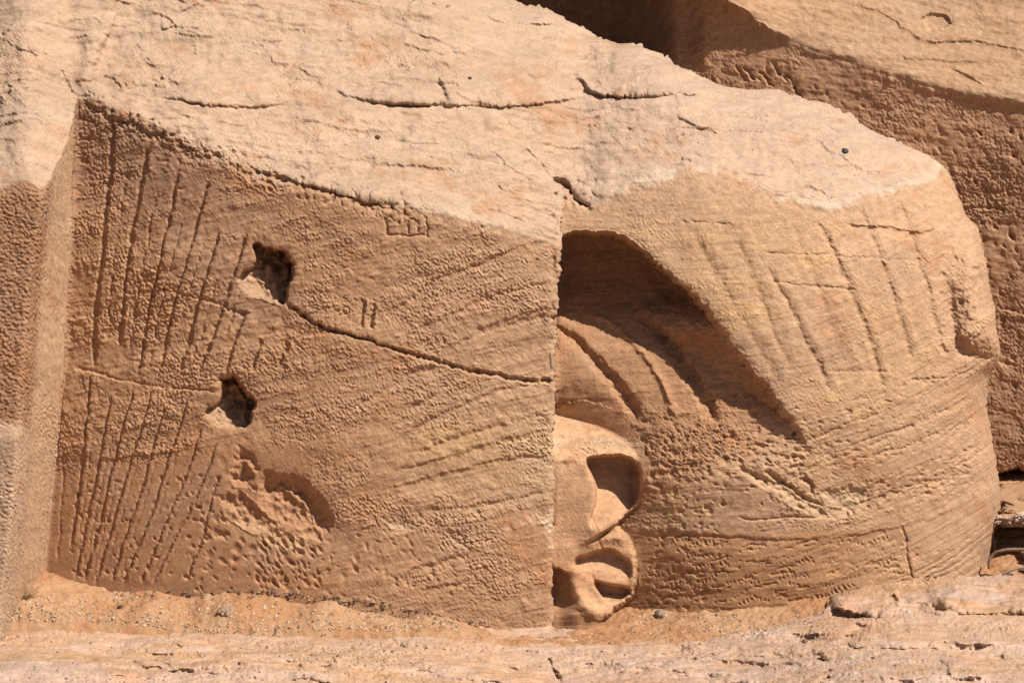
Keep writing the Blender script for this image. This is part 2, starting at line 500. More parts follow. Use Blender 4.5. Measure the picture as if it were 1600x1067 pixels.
# --- recess pleats (deep folds of the headcloth under the arch)
R.groove([(862,512),(880,520),(903,536),(931,567),(969,608),(986,632),(1002,660)], 8, .040, .10, .08)
R.groove([(915,492),(945,497),(969,514),(1000,545),(1019,570),(1038,602),(1057,655)], 5, -.016, .10, .08)
R.groove([(985,492),(1008,500),(1025,514),(1050,545),(1075,577),(1097,611),(1118,662)], 9, .050, .12, .08)
R.groove([(1000,448),(1016,451),(1044,473),(1075,505),(1097,536),(1122,570),(1147,602),(1172,632)], 7, -.013, .12, .08)
R.groove([(1085,560),(1078,585),(1070,602)], 1.3, .012)
# --- rubbly dark belt and broken pale patch
for _ in range(260):
    R.pit(rng.uniform(995, 1260), rng.normal(712, 34), rng.uniform(1.8, 4.2), rng.uniform(.004, .012), 0, rng.uniform(1, 2))
R.hole([(1150,728),(1185,738),(1215,752),(1250,775),(1300,803),(1285,812),(1240,795),(1200,770),(1165,748)], .03, .5, 1.2, (.5, -.86), 8, .4)
R.hole([(1262,776),(1285,765),(1330,760),(1362,766),(1345,786),(1312,806),(1280,800)], .022, .22, .9, (.2, -.98), 8, .2)
R.step([(1140,722),(1175,745),(1210,765),(1250,785),(1290,806),(1320,808),(1352,788)][::-1], .014, 3, 26)
R.groove([(1190,735),(1230,757),(1262,782),(1290,792)], 3, .022)
R.groove([(1255,745),(1270,760),(1265,772)], 3, .02)
R.groove([(1150,806),(1180,812),(1220,808),(1270,808),(1312,808)], 2, .010)
# --- lower plastered band
R.step([(985,832),(1060,831),(1160,838),(1250,842),(1330,838),(1400,826),(1440,815),(1500,790),(1560,755)][::-1], -.008, 2.5, 20, .05)
R.groove([(1000,838),(1100,836),(1180,838)], 1.6, .006)
R.groove([(1411,824),(1416,848),(1418,872),(1424,902)], 1.5, .016, .05)
for k in range(4):
    R.groove([(1380 + 14 * k, 912 + 2 * k), (1440 + 14 * k, 890 + 2 * k), (1490 + 13 * k, 858 + 3 * k), (1530 + 8 * k, 826 + 6 * k), (1556, 800 + 8 * k)], 2.0, .007, .1)
for _ in range(200):
    R.pit(rng.uniform(1010, 1130), rng.uniform(765, 955), rng.uniform(1.3, 3.0), rng.uniform(.003, .010), rng.uniform(-.6, .2), rng.uniform(1, 2.2))
for _ in range(190):      # little rows of pick marks
    a = rng.uniform(1020, 1410); b = rng.uniform(845, 945)
    n = rng.integers(1, 6); ag = rng.choice([-.35, -.55, .3, -.15]); dp = rng.uniform(.003, .009)
    if rng.random() < .45:
        R.groove([(a, b), (a + 9 * n * .6, b + 9 * n * .6 * math.tan(ag) * .6)], 1.6, dp, .1)
    else:
        for k in range(n): R.pit(a + 6 * k, b + 6 * k * math.tan(ag), 1.7, dp, ag + 1.5, 1.5)
for _ in range(120):
    R.pit(rng.uniform(1290, 1480), rng.uniform(835, 900), rng.uniform(1.2, 2.2), rng.uniform(.002, .006), -.7, 1.8)
# --- headcloth pleats above
for p, dp in [([(1273,338),(1300,387),(1319,432),(1332,463),(1355,515),(1372,570),(1382,612)], .011),
              ([(1338,318),(1360,355),(1365,375),(1380,415),(1397,463),(1405,490),(1417,527),(1427,565)], .012),
              ([(1408,312),(1422,357),(1437,412),(1449,445),(1458,482),(1466,510),(1474,560)], .013),
              ([(1195,410),(1212,445),(1237,482),(1255,527),(1275,560),(1298,615)], .009),
              ([(1479,270),(1487,305),(1491,336)], .012)]:
    R.groove(p, 3.8, dp * 1.0, .06, .18)
    R.groove([(a + 16, b + 2) for a, b in p], 7, -.006, .1)
for p, dp in [([(1130,335),(1160,400),(1190,470),(1215,535),(1245,600)], .007), ([(1060,330),(1100,398),(1140,466),(1183,540),(1232,622)], .006),
              ([(1232,345),(1262,410),(1290,480),(1312,540),(1335,610)], .006), ([(1375,330),(1392,390),(1412,450),(1432,510),(1448,570)], .005)]:
    R.groove(p, 6.0, dp * .7, .2, .3)
    R.groove([(a + 22, b) for a, b in p], 11, -.005, .2, .2)
for p in [[(1320,349),(1350,357),(1385,355),(1420,363),(1450,364),(1468,356)]]:
    R.step(p, .008, 2.5, 22); R.groove(p, 1.8, .008, .1)
R.groove([(1190,395),(1240,398),(1290,396),(1330,402),(1400,405),(1440,408)], 1.8, .005)
R.groove([(1200,438),(1250,446),(1270,447),(1320,452),(1345,452)], 1.8, .007)
R.groove([(1290,580),(1340,580),(1390,582)], 2.0, .006)
R.groove([(1422,592),(1445,594),(1470,588)], 1.6, .010)
R.groove([(1340,690),(1400,672),(1430,662)], 1.8, .008)
for p in [[(1180,765),(1280,735),(1380,705),(1480,672),(1550,640)], [(1230,745),(1320,712),(1430,664),(1535,612)],
          [(1200,700),(1260,690),(1330,660),(1420,630)], [(1300,800),(1400,770),(1480,735),(1556,690)], [(1060,345),(1110,350),(1150,352)],
          [(1105,350),(1130,355),(1150,348)]]:
    R.groove(p, 3.0, .006, .15, .8)
for _ in range(330):
    a = rng.uniform(1200, 1520)
    R.pit(a, 742 - (a - 1230) * .36 + rng.choice([-62, -20, 22, 62]) + rng.normal(0, 6), rng.uniform(1.3, 3), rng.uniform(.003, .008), -.35, 1.6)
for _ in range(260):
    a = rng.uniform(1290, 1520)
    R.pit(a, 800 - (a - 1290) * .27 + rng.normal(0, 12), rng.uniform(1.3, 3), rng.uniform(.003, .008), -.3, 1.4)
# --- worn knob at the right edge
w, sdn = R.inside([(1494,336),(1530,342),(1600,380),(1600,585),(1545,563),(1520,551),(1502,545),(1494,530),(1487,490),(1481,440),(1483,385)], 60)
R.d[w] -= .115 * sstep(-6, 44, sdn) * sstep(335, 440, R.vv[w]) + .03 * sstep(0, 16, sdn) * sstep(480, 540, R.vv[w])
R.groove([(1479,430),(1485,480),(1490,520),(1500,542),(1515,554),(1540,562)], 8, .016, .3)
R.groove([(1524,405),(1529,430),(1535,455)], 7, .020, .3)
R.groove([(1480,300),(1495,330),(1510,340)], 5, .005)
R.pits(60, (1470, 380, 1545, 560), (2, 5), (.003, .010))

# ------------------------------------------------------------------ relief of the statue on a warped grid
NU, NV = 1330, 860
s_ = np.linspace(-120, 1480, NU)
VTOP = [(-200,-125),(560,-125),(700,-62),(755,-18),(800,2),(850,12),(880,28),(905,44),(950,60),(1000,72),(1040,92),(1075,112),(1110,128),(1150,140),(1195,140),(1240,150),(1290,165),(1330,184),(1370,212),(1410,226),(1450,243),(1480,258)]
vtop = curve(s_, VTOP, 5)
VBOT = 1010.0
tt = np.linspace(0, 1, NV)[:, None]
V = vtop[None, :] + tt * (VBOT - vtop[None, :]) + (1.2 * tex(NG, s_ / 320, s_ * 0, .5))[None, :] * (1 - tt) ** 30
UR = [(-200,1480),(258,1480),(280,1489),(300,1497),(325,1506),(340,1509),(352,1523),(368,1530),(395,1537),(415,1543),(440,1546),(470,1551),(500,1556),(525,1561),(545,1563),(562,1562),(574,1553),(584,1544),(600,1541),(650,1544),(700,1552),(740,1560),(775,1562),(810,1556),(850,1550),(900,1540),(1010,1530)]
ur = curve(V, UR, 5)
wgt = sstep(1150, 1480, s_)[None, :]
U = s_[None, :] + wgt * (ur - 1480) + .8 * sstep(1440, 1480, s_)[None, :] * tex(NG, V / 320, V * 0 + .3, .5)

# broad forms (depth in metres, larger is farther)
xm = (U - 490) / PPM
Yp = 0.13 * xm ** 2 - 0.02 * sstep(600, 950, V) + 0.05 * sstep(420, 180, V) * sstep(430, 130, U)
EDGE = [(-200,158),(118,153),(140,158),(185,184),(240,207),(330,238),(400,266),(500,291),(600,321),(660,331),(740,346),(800,359),(868,371),(900,338),(940,308),(1000,296),(1080,286),(1130,291),(1200,317),(1300,331),(1400,308),(1450,287),(1500,262),(1600,240)]
E = curve(U, EDGE, 8)
ub = (U - 1130) / PPM
Yb = 0.13 + np.where(ub > 0, 0.33 * ub ** 2, 0.10 * ub ** 2)
left_back = np.where(ub < 0, 0.45 * ub ** 2, 0) * sstep(590, 720, V)
Ybf = lambda vv: Yb + 0.24 * np.clip((650 - vv) / PPM, 0, None) ** 2 + 0.10 * np.clip((vv - 700) / PPM, 0, None) ** 2
Yb_full = Ybf(V) + left_back
# arch: recessed underside of the headcloth
ARCH = [(862,369),(880,366),(925,364),(963,370),(1000,387),(1038,423),(1069,447),(1113,490),(1144,535),(1176,579),(1213,617),(1238,652),(1260,688),(1280,722),(1310,775)]
w, d, sd, par = R.dist(ARCH, 700)
arch_in = np.full(R.d.shape, -60.0); arch_in[w] = d * sd
edge_f = np.zeros(R.d.shape); edge_f[w] = par
ain = R.sample(arch_in, U, V) + .5 * tex(NG, U / 320, V / 320) + 1.0 * tex(NM, U / 320, V / 320, 1.3)
apar = R.sample(edge_f, U, V)
edge_fade = 1 - sstep(0.50, 0.90, apar) ** .7
rec_depth = curve(V, [(300,.46),(420,.46),(470,.37),(510,.27),(560,.18),(640,.10),(735,0.0)], 14)
rec_lim = .065 + .0021 * np.clip(ain, 0, None) + .5 * sstep(520, 400, V)
rec = sstep(-2, 10, ain) * np.minimum(np.minimum(rec_depth, .46 * edge_fade), rec_lim)
UE = curve(V, [(0,879),(372,878),(480,872),(600,867),(780,864),(1010,863)], 20) + 1.3 * tex(NM, V / 320, V * 0, 2) + .25 * tex(NG, V / 320, V * 0 + .4, .6) - 3.5 * np.clip(tex(NM, V / 320, V * 0 + .8, 1.3) - 1.1, 0, 2)
is_panel = U < UE
Yhead = Yb_full + np.where(is_panel, 0, rec + .012 * np.exp(-(np.clip(-ain, 0, None) / 6) ** 1.5) * np.minimum(1, edge_fade * 1.3))

# ear raised out of the recess
EAR = [(800,640),(880,633),(915,627),(950,637),(982,659),(1003,685),(1013,710),(1011,745),(1001,776),(985,800),(962,820),(984,834),(993,856),(995,900),(991,930),(972,951),(948,969),(918,966),(898,943),(889,915),(889,900),(880,892),(866,888),(800,884),(800,640)]
wE, sdE = R.inside(EAR, 40)
ear_sd = np.full(R.d.shape, -40.0); ear_sd[wE] = sdE
esd = R.sample(ear_sd, U, V)
RE = Raster(820, 590, 1060, 1010)
RE.wu = RE.uu + .35 * (RE.wu - RE.uu); RE.wv = RE.vv + .35 * (RE.wv - RE.vv)
RE.hole([(912,716),(935,713),(962,711),(985,715),(998,728),(1001,752),(999,775),(986,796),(960,816),(930,832),(920,815),(931,785),(929,750)], .22, .62, 14.0, (.2, -.98), 4)
RE.groove([(866,735),(890,722),(915,708),(945,698),(985,700)], 8, .012, .15, .2)
RE.step([(902,856),(918,846),(938,835),(968,815),(990,795),(1004,772)], .085, 1.6, 30, .30)
RE.groove([(906,856),(935,841),(965,840),(985,850)], 8, -.018, .2, .1)
RE.hole([(897,884),(901,870),(916,868),(934,860),(952,857),(972,868),(985,880),(987,900),(975,911),(945,911),(924,906),(912,896)], .075, .55, 10.0, (.1, -.99), 3)
RE.hole([(924,906),(942,911),(965,914),(987,918),(985,928),(968,940),(952,943),(940,933)], .10, 1.8, 10.0, (.1, -.99), 3)
RE.groove([(900,882),(897,905),(903,930),(920,950),(945,960),(968,954)], 11, -.040, .1, .05)
RE.groove([(984,850),(992,880),(992,920)], 8, -.015, .2, .1)
RE.groove([(924,893),(928,908),(940,932)], 1.8, .010, .2, .1)
RE.groove([(932,840),(938,850),(940,858)], 1.2, .010, .1)
RE.groove([(922,806),(930,820),(936,832)], 1.0, .006, .1)
for _ in range(24):
    RE.pit(rng.uniform(885, 985), rng.uniform(770, 960), rng.uniform(.9, 1.8), rng.uniform(.002, .006))
RE.d = blur(blur(RE.d, 1), 1)
edet = RE.sample(RE.d, U, V) * ((U > 822) & (U < 1058) & (V > 592) & (V < 1008))
upper = 1 - sstep(790, 850, V)
hE = (0.36 * upper + 0.34 * (1 - upper)) * (1 - np.exp(-np.clip(esd, 0, None) / (26 * upper + 18 * (1 - upper))))
hE += 0.10 * upper * np.exp(-((V - 700) / 55) ** 2) * sstep(0, 30, esd)
ear_mask = (esd > 0.5) & ~is_panel & (V > 600)
# left of the lobe the stone is cut back
cutback = 0.05 * sstep(846, 862, V) * sstep(905, 880, U) * (esd <= 0) * sstep(965, 945, V)
# the ear never stands in front of the panel's edge
Ycap = 0.195 + .5 * sstep(925, 1000, U) + .6 * sstep(850, 800, V) + .05 * sstep(905, 870, U) * sstep(860, 900, V) - .08 * sstep(925, 965, V)
Yhead = np.where(is_panel, Yhead, smin(Yhead, Ycap, .04))
yfloor = 0.200 + 0.00022 * (U - 866) - 0.03 * sstep(800, 900, V) + 0.27 * (np.clip(720 - V, 0, None) / 90) ** 1.25 + .05 * sstep(960, 1015, U) ** 2
Yhead = np.where(is_panel, Yhead, np.where(hE > 1e-4, smin(Yhead, smax(Yhead - hE, yfloor, 0.02), 0.012), Yhead) + edet)

Yfront = np.where(is_panel, Yp + 0.012 * np.exp(-(np.clip(UE - U, 0, None) / 5.0) ** 2), Yhead)
# shoulder block at far left and its cut return face
CORN = curve(V, [(-200,190),(0,190),(90,146),(140,119),(250,120),(400,115),(520,108),(575,104),(610,97),(760,83),(890,72),(1010,60)], 8)
strip_w = curve(V, [(0,70),(150,24),(250,46),(400,60),(560,66),(700,55),(1010,55)], 20)
Ystrip = 0.15 + 0.05 - (CORN - U) / strip_w * 0.55
Yleft = -0.36 - 0.035 * sstep(648, 690, V) - 0.02 * sstep(300, 500, V) + 0 * U
block = smax(Yleft, Ystrip, 0.06)
in_block = U < CORN
Yfront = np.where(U < 400, smin(Yfront, block, 0.02), Yfront)
# weathered top: plane through the front edge
A_e = np.where(U < 868, 0.13 * ((U - 490) / PPM) ** 2 + 0.02, Ybf(E) )
A_e = A_e - .27 * sstep(124, 30, U)
kb = sstep(840, 930, U)
A_e = np.where(U < 200, A_e, 0.13 * ((np.minimum(U, 900) - 490) / PPM) ** 2 + .02) * (1 - kb) + Ybf(E) * kb
wv = 2.5 * tex(NM, U / 320, V / 320, 1.0) + 10 * tex(NB, U / 320, V / 320 + .2)
Ytop = A_e + 0.0029 * (E - V + wv * .45)
# the right part of the top leans to the right
kt = 0.018 + 0.05 * sstep(110, 20, U) - 0.004 * sstep(880, 1000, U) + 0.02 * sstep(250, 450, U)
Y = smax(Yfront, Ytop, kt)
topness = sstep(-0.006, 0.016, Ytop - Yfront + .004 * tex(NM, U / 320, V / 320, 1.4))
# silhouettes roll away behind
dtop = np.clip(V - vtop[None, :], 0, None) * 0.8
dr = np.clip(ur - U, 0, None)
Y += sstep(640, 760, s_)[None, :] * (0.16 * np.exp(-dtop / 9.0) + 0.30 * np.exp(-dtop / 45.0))
nose = sstep(620, 560, V) * sstep(330, 370, V)
Y += 0.20 * np.exp(-np.clip(dr, 0, None) / 5.0) + 0.22 * np.exp(-np.clip(dr, 0, None) / 26.0) * (1 - .5 * nose)

# strokes + natural roughness in world coordinates
disp = R.sample(R.d, U, V)
inner = is_panel | (esd < 2)
Y = Y + disp * np.where((esd > 2) & ~is_panel & (V > 620), 0.0, 1.0)
X, _, Z = at(U, V, Y)
Q = Z + 0.75 * Y
Pq = X + 0.7 * (Y - .2) * in_block * (1 - topness)
# bedding coordinate: climbs to the right on panel, curves up on the head
bed = V + np.where(U < 868, 0.22 * (U - 500) - 60 * sstep(500, 868, U) * 0, 0.05 * (U - 900)) + np.where(U > 1150, 0.0009 * (np.clip(U, 1150, None) - 1150) ** 2 * .9, 0)
bed_n = tex(NS, U / 320, bed / 320, 1.0) * .6 + tex(NS2, U / 320, bed / 320 + .21, 1.0) * .5
rough_zone = np.where(is_panel, 1.0, 0.55)
rough_zone = np.where(in_block, .7, rough_zone)
fan = sstep(690, 760, V + .12 * (U - 100)) * sstep(560, 420, U) * (~in_block)
smooth_low = sstep(800, 850, V - .0 * U) * is_panel * sstep(760, 640, U)
belt = np.exp(-((V - (700 + 0.00 * U)) / 60) ** 2) * (U > 985) * sstep(1300, 1180, U)
plast = sstep(825, 840, V + .0 * U - curve(U, [(900,0),(1400,-5),(1480,-30),(1560,-75),(1700,-90)], 10)) * (~is_panel)
rough_zone = rough_zone * (1 - .72 * fan) * (1 - .45 * smooth_low)
rough_zone = np.where(~is_panel, rough_zone * (0.5 + 0.55 * np.clip(bed_n, 0, 1.6)) + .6 * belt + .15 * sstep(2, 20, ain) * (1 - sstep(640, 800, V)), rough_zone * (0.8 + 0.35 * np.clip(bed_n, -1, 1.5)))
rough_zone = rough_zone * (1 - 0.72 * plast)
ezone = (esd > -2) & ~is_panel & (V > 620)
rough_zone = np.where(ezone, 0.22 + .5 * np.exp(-((V - 703) / 14) ** 2) * (U > 890), rough_zone)
# in the narrow return the chisel dressing is fine
strip_m = sstep(0, 6, CORN - U) * sstep(6, -10, CORN - U - .8 * strip_w)
rough_zone = rough_zone * (1 - .6 * strip_m) + .42 * strip_m
lip = np.exp(-((V - E) / 16) ** 2) * (U < 900)
top_rough = 0.30 + .25 * np.clip(bed_n, 0, 1.5)
rz = rough_zone * (1 - topness) + top_rough * topness + .35 * lip
G = grainy(Pq, Q)
bed_s = tex(NSL, U / 320, bed / 320, 1.4)
rel = (0.0024 * rz * G * np.clip(1 + .75 * tex(NB, Pq * 1.5 + .3, Q * 2), .12, 2.2)
       + 0.0016 * rz * tex(NM, Pq, Q, 2.0)
       + 0.0060 * tex(NB, Pq + .5, Q) * (1 - .5 * fan) * np.where(ezone, .3, 1) * (1 - .6 * strip_m)
       + (0.0012 * bed_n * (1 - topness) + 0.0028 * bed_s) * np.where(fan > .5, .25, 1) * np.where(ezone, .4, 1) * (1 - .9 * in_block * (1 - topness)))
tb = tex(NS, X * .55, Q * 1.1 + .6) * .7 + tex(NS2, X * .6, Q * 1.1 + .3) * .45
def layers(x, q, n, amp):
    # thin flaking sheets: each ends in a crisp little edge along the bedding
    t = q * n + .9 * tex(NB, x * .5, q) + .22 * tex(NSL, x, q * 1.3) + .05 * tex(NM, x, q, 1.4)
    f = t - np.floor(t)
    on = np.clip(.8 * tex(NC, x * .7 + .9, q * 1.3 + np.floor(t) * .37) + .25, 0, 1.2)
    return amp * on * np.exp(-f * 2.2) * sstep(0, .035, f)
rel += topness * (0.0065 * tex(NSL, X * .8, Q * 1.2 + .6) + 0.0014 * tex(NM, Pq, Q, 0.9) + .0008 * tb + layers(X, Q, 4.3, .011) + layers(X + 1.3, Q + .7, 9, .005))
# comb-like dressing marks on the left block face
rel += 0.0022 * in_block * (1 - topness) * (1 - strip_m) * np.where(V < 665, 1, .5) * tex(NG, Pq * .5 + Q * .55, Q * .9 - Pq * .5)
rel *= 1 - .93 * np.exp(-((U - UE) / 4.5) ** 2) * sstep(350, 385, V)
P = displace(np.stack([X, Y, Z], -1), rel)
X, Y, Z = P[..., 0], P[..., 1], P[..., 2]

# ------------------------------------------------------------------ stone colours (some areas carry painted light and shade)
C = np.zeros(U.shape + (3,), np.float32) + np.array((.465, .270, .150), np.float32)
cn = tex(NC, Pq, Q); cn2 = tex(NB, Pq + 1.7, Q + .4)
C = mixc(C, (.495, .315, .190), sstep(420, 800, U) * is_panel * .8)                     # paler towards the middle
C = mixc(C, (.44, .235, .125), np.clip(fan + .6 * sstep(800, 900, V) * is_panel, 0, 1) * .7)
C = mixc(C, (.36, .215, .135), sstep(420, 240, V) * sstep(520, 250, U) * .75)           # darker under the lip: shade put into the colour
C = mixc(C, (.50, .33, .15), np.clip(sstep(640, 690, V) * sstep(790, 740, V) * sstep(600, 720, U) * is_panel * (0.5 + .5 * bed_n), 0, 1) * .6)
hd = (~is_panel) * 1.0
C = mixc(C, (.505, .320, .190), hd)
C = mixc(C, (.52, .335, .160), hd * np.clip(.45 * cn + .5 * bed_n - .2, 0, 1) * .6)          # ochre
C = mixc(C, (.50, .32, .20), hd * np.clip(-.5 * cn2, 0, 1) * .6)
C = mixc(C, (.415, .225, .118), hd * sstep(2, 14, ain) * sstep(0, .35, edge_fade) * .85)            # darker and redder under the arch: recess shade put into the colour
C = mixc(C, (.42, .225, .112), hd * plast * sstep(1480, 1250, U) * .8)  # lower band redder; shade of its left end put into the colour
C = mixc(C, (.53, .335, .205), hd * sstep(1380, 1500, U) * .6)  # right end lightened: sun on the turning side put into the colour
ear_c = ezone * sstep(-2, 6, esd)
C = mixc(C, (.60, .375, .215), ear_c * .95)
C = mixc(C, (.58, .43, .30), ear_c * np.exp(-((V - 690 - .0 * U) / 9) ** 2) * .5)
C = mixc(C, (.58, .325, .175), ear_c * sstep(740, 800, V) * .45)
C = mixc(C, (.39, .22, .122), in_block * 1.0)  # block front darkened: its shade put into the colour
C = mixc(C, (.56, .365, .22), strip_m * 1.0)  # return face lightened: sunlight put into the colour
C = mixc(C, (.55, .39, .26), in_block * (1 - strip_m) * sstep(655, 668, V + 4 * tex(NM, Pq, Q)) * .85)
C = mixc(C, (.50, .30, .15), np.exp(-np.clip(UE - U, 0, None) / 2.2) * is_panel * 0)
C = mixc(C, (.56, .42, .28), np.exp(-((UE - U) / 4.0) ** 2) * is_panel * .6)             # worn arris
C = mixc(C, (.52, .38, .24), sstep(790, 850, U) * sstep(860, 700, V) * sstep(600, 720, V) * is_panel * .5)
# pale chips, plus sunlit floors of holes and scoop painted lighter
for pl, c_, a_ in [([(600,815),(625,805),(650,818),(640,830),(612,828)], (.55,.40,.26), .6), ([(700,838),(725,838),(732,858),(715,856)], (.55,.40,.26), .5),
               ([(836,802),(864,795),(864,836),(848,826)], (.60,.46,.31), .85), ([(365,440),(400,412),(450,450),(447,478),(400,465)], (.52,.345,.21), .7),  # second patch: painted sunlight on the upper hole's floor
               ([(318,640),(350,615),(392,660),(385,672),(350,672)], (.52,.345,.21), .7),  # painted sunlight on the lower hole's floor
               ([(345,790),(390,805),(440,832),(500,838),(480,862),(430,860),(370,840)], (.53,.33,.18), .8),  # painted sunlight on the scoop's lower lip
               ([(1262,776),(1285,765),(1330,760),(1362,766),(1345,786),(1312,806),(1280,800)], (.54,.38,.23), .8),
               ([(1150,728),(1215,752),(1300,803),(1285,812),(1200,770)], (.53,.37,.22), .6)]:
    wq, sq = R.inside(pl, 20)
    mk = np.zeros(R.d.shape, np.float32); mk[wq] = sstep(-4, 5, sq)
    C = mixc(C, c_, R.sample(mk, U, V) * a_)
# weathered top
TC = np.zeros_like(C) + np.array((.505, .352, .236), np.float32)
TC = mixc(TC, (.56, .34, .215), np.clip(.15 * cn + .35 * tb, 0, 1) * .35)       # pink-orange bands
TC = mixc(TC, (.56, .43, .32), np.clip(-.5 * tb, 0, 1) * .45)                  # chalky grey bands
TC = mixc(TC, (.44, .32, .19), np.clip(tex(NS2, X, Q + 1.1) - 1.1, 0, 1) * .6)   # olive streaks
TC = mixc(TC, (.56, .40, .29), sstep(820, 1000, U) * .45)
TC = mixc(TC, (.63, .51, .37), sstep(.2, .7, topness) * sstep(34, 8, np.abs(E - V) + 5 * tex(NM, X, Q)) * sstep(620, 800, U) * (.45 + .35 * cn2).clip(0, 1))
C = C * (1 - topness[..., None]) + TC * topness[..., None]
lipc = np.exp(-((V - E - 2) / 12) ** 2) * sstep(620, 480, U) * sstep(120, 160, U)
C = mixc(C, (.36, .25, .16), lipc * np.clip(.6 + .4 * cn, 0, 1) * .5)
# lilac-grey and rusty blotches
C = mixc(C, (.44, .285, .185), np.clip(.8 * tex(NC, Pq * .9 + 2.2, Q * 1.1) - .45, 0, 1) * .4 * (1 - topness))
C = mixc(C, (.46, .23, .11), np.clip(.8 * tex(NC, Pq * 1.2 + .8, Q * 1.5 + 1.9) - .7, 0, 1) * .5)
fine = 1 + .05 * tex(NF, Pq, Q) + .06 * tex(NM, Pq, Q, 3.0) * (1 - .7 * topness) + .05 * bed_n
C = C * np.clip(fine, .7, 1.35)[..., None]

# ------------------------------------------------------------------ cut the one surface into the statue's parts
NT, NR = 3, 3
back = ((0.25, 0.10), (0.8, 0.35), (1.6, 0.9))
PP = with_skirt(P, True, back, True)
CC = pad_like(C, NT, NR)
part = np.zeros(U.shape, int)                                 # 0 side panel
part[(~is_panel)] = 1                                         # headcloth
part[in_block] = 2
part[ear_mask] = 3
part[topness > .5] = 4
part = pad_like(part, NT, NR)
part[:NT] = 4
nr, nc = PP.shape[:2]
# smooth normals shared across the part borders
e1 = np.gradient(PP, axis=1); e2 = np.gradient(PP, axis=0)
NRM = np.cross(e2, e1); NRM /= np.linalg.norm(NRM, axis=-1, keepdims=True) + 1e-12
base = empty('fallen_statue', tuple(at(700.0, 965.0, 0.2)[i].item() for i in range(3)))
bpy.context.view_layer.update()
off = np.array(base.location)
quads = grid_quads(nr, nc)
qpart = part[:-1, :-1].reshape(-1)
flatP = PP.reshape(-1, 3) - off; flatC = CC.reshape(-1, 3); flatN = NRM.reshape(-1, 3)
for k, nm, lb in [(0, 'side_panel', 'rough brown flat panel with fanned grooves, two deep holes and a crack'),
                  (1, 'headcloth', 'tan pleated headcloth curving away with a shaded arch'),
                  (2, 'shoulder_block', 'dressed block standing proud at the left'),
                  (3, 'ear', 'smooth carved ear with hollowed lobe'),
                  (4, 'weathered_top', 'pale flaking weathered top slope')]:
    q = quads[qpart == k]
    ids, inv = np.unique(q, return_inverse=True)
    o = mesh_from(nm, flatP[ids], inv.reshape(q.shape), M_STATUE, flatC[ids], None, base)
    o.data.normals_split_custom_set_from_vertices(flatN[ids])
    o['label'] = lb
tag(base, 'huge fallen sandstone statue head with a carved ear, pleated headcloth and pale broken top', 'statue')
del R, RE

# ================================================================== CARVED BLOCK BEHIND
RB = Raster(640, -170, 1830, 860)
BE = [(500,-90),(800,-62),(1000,-42),(1090,-14),(1120,0),(1160,22),(1200,52),(1250,72),(1330,100),(1400,122),(1500,150),(1600,168),(1800,204),(1900,220)]
for i in range(17):           # rows of pick marks, slanting
    for k in range(26):
        a = 1120 + k * 24 + (i % 3) * 7 + rng.normal(0, 5); b = 96 + i * 20 + (a - 1200) * .35 + rng.normal(0, 5)
        if a > 1690 or b > 420 or b < np.interp(a, [1000, 1200, 1330, 1600], [60, 110, 150, 225]) or rng.random() < .22: continue
        RB.pit(a, b, rng.uniform(1.7, 3.0), rng.uniform(.005, .016), 1.0 + rng.normal(0, .25), rng.uniform(1, 2.4))
for _ in range(16):
    a = rng.uniform(1130, 1260); b = rng.uniform(95, 170)
    RB.groove([(a, b), (a + 10, b + 8), (a + 16, b + 24)], 2.4, .02)
for _ in range(60):
    RB.pit(rng.uniform(1420, 1600), rng.uniform(200, 740), rng.uniform(2, 4), rng.uniform(.006, .02), 1.2, rng.uniform(1, 2))
for p in [[(1190,205),(1250,222),(1330,255),(1400,282)], [(1470,340),(1530,322),(1600,335)], [(1550,475),(1575,485),(1610,492)],
          [(1230,395),(1250,385)], [(1548,690),(1600,702)], [(1545,560),(1600,575)], [(1545,640),(1600,650)]]:
    RB.groove(p, 2.2, .006, .2, .5)
RB.hole([(1440,28),(1452,22),(1478,24),(1484,36),(1462,40),(1444,38)], .03, .8, 3)
for p, h in [([(1290,0),(1345,12),(1380,20),(1420,52),(1455,68),(1520,62),(1560,72),(1640,88)], .03),
             ([(1480,105),(1510,118),(1540,135)], .02), ([(1380,85),(1450,95),(1560,98)], .015)]:
    RB.step(p, h * .38, 3, 34, .2); RB.groove(p, 1.8, .004, .2)
NUB, NVB = 720, 620
sb = np.linspace(690, 1780, NUB)[None, :]; vb = np.linspace(-150, 800, NVB)[:, None]
UB = sb + 0 * vb; VB = vb + 0 * sb
Eb = curve(UB, BE, 14)
Yf = 2.30 - 0.0007 * (UB - 1400) + 0.00012 * (VB - 300)
Yf = Yf + 0.30 * sstep(733, 738, VB + 2 * tex(NM, UB / 320, VB * 0 + .1, 2))
Yf = Yf + 0.75 * sstep(1060, 985, UB) + 0.10 * sstep(1105, 1075, UB) * sstep(140, 40, VB)
over = 0.085 + 0.06 * sstep(1250, 1180, UB) + 0.60 * sstep(1180, 1050, UB)
Yt = 2.30 - 0.0007 * (UB - 1400) - over + 0.0027 * (Eb - VB) * (1.0)
stepdown = sstep(-8, 10, VB - Eb + 2 * tex(NM, UB / 320, VB * 0 + .2, 1.5))
lipr = 0.05 * np.exp(-np.clip(Eb - VB, 0, None) / 12)
Yt = Yt + lipr
YB = Yt * (1 - stepdown) + Yf * stepdown
YB = YB + RB.sample(RB.d, UB, VB)
tb_ = 1 - stepdown
XB, _, ZB = at(UB, VB, YB)
QB = ZB + .75 * YB
bn = tex(NS, XB * .8, QB + .25 * XB)
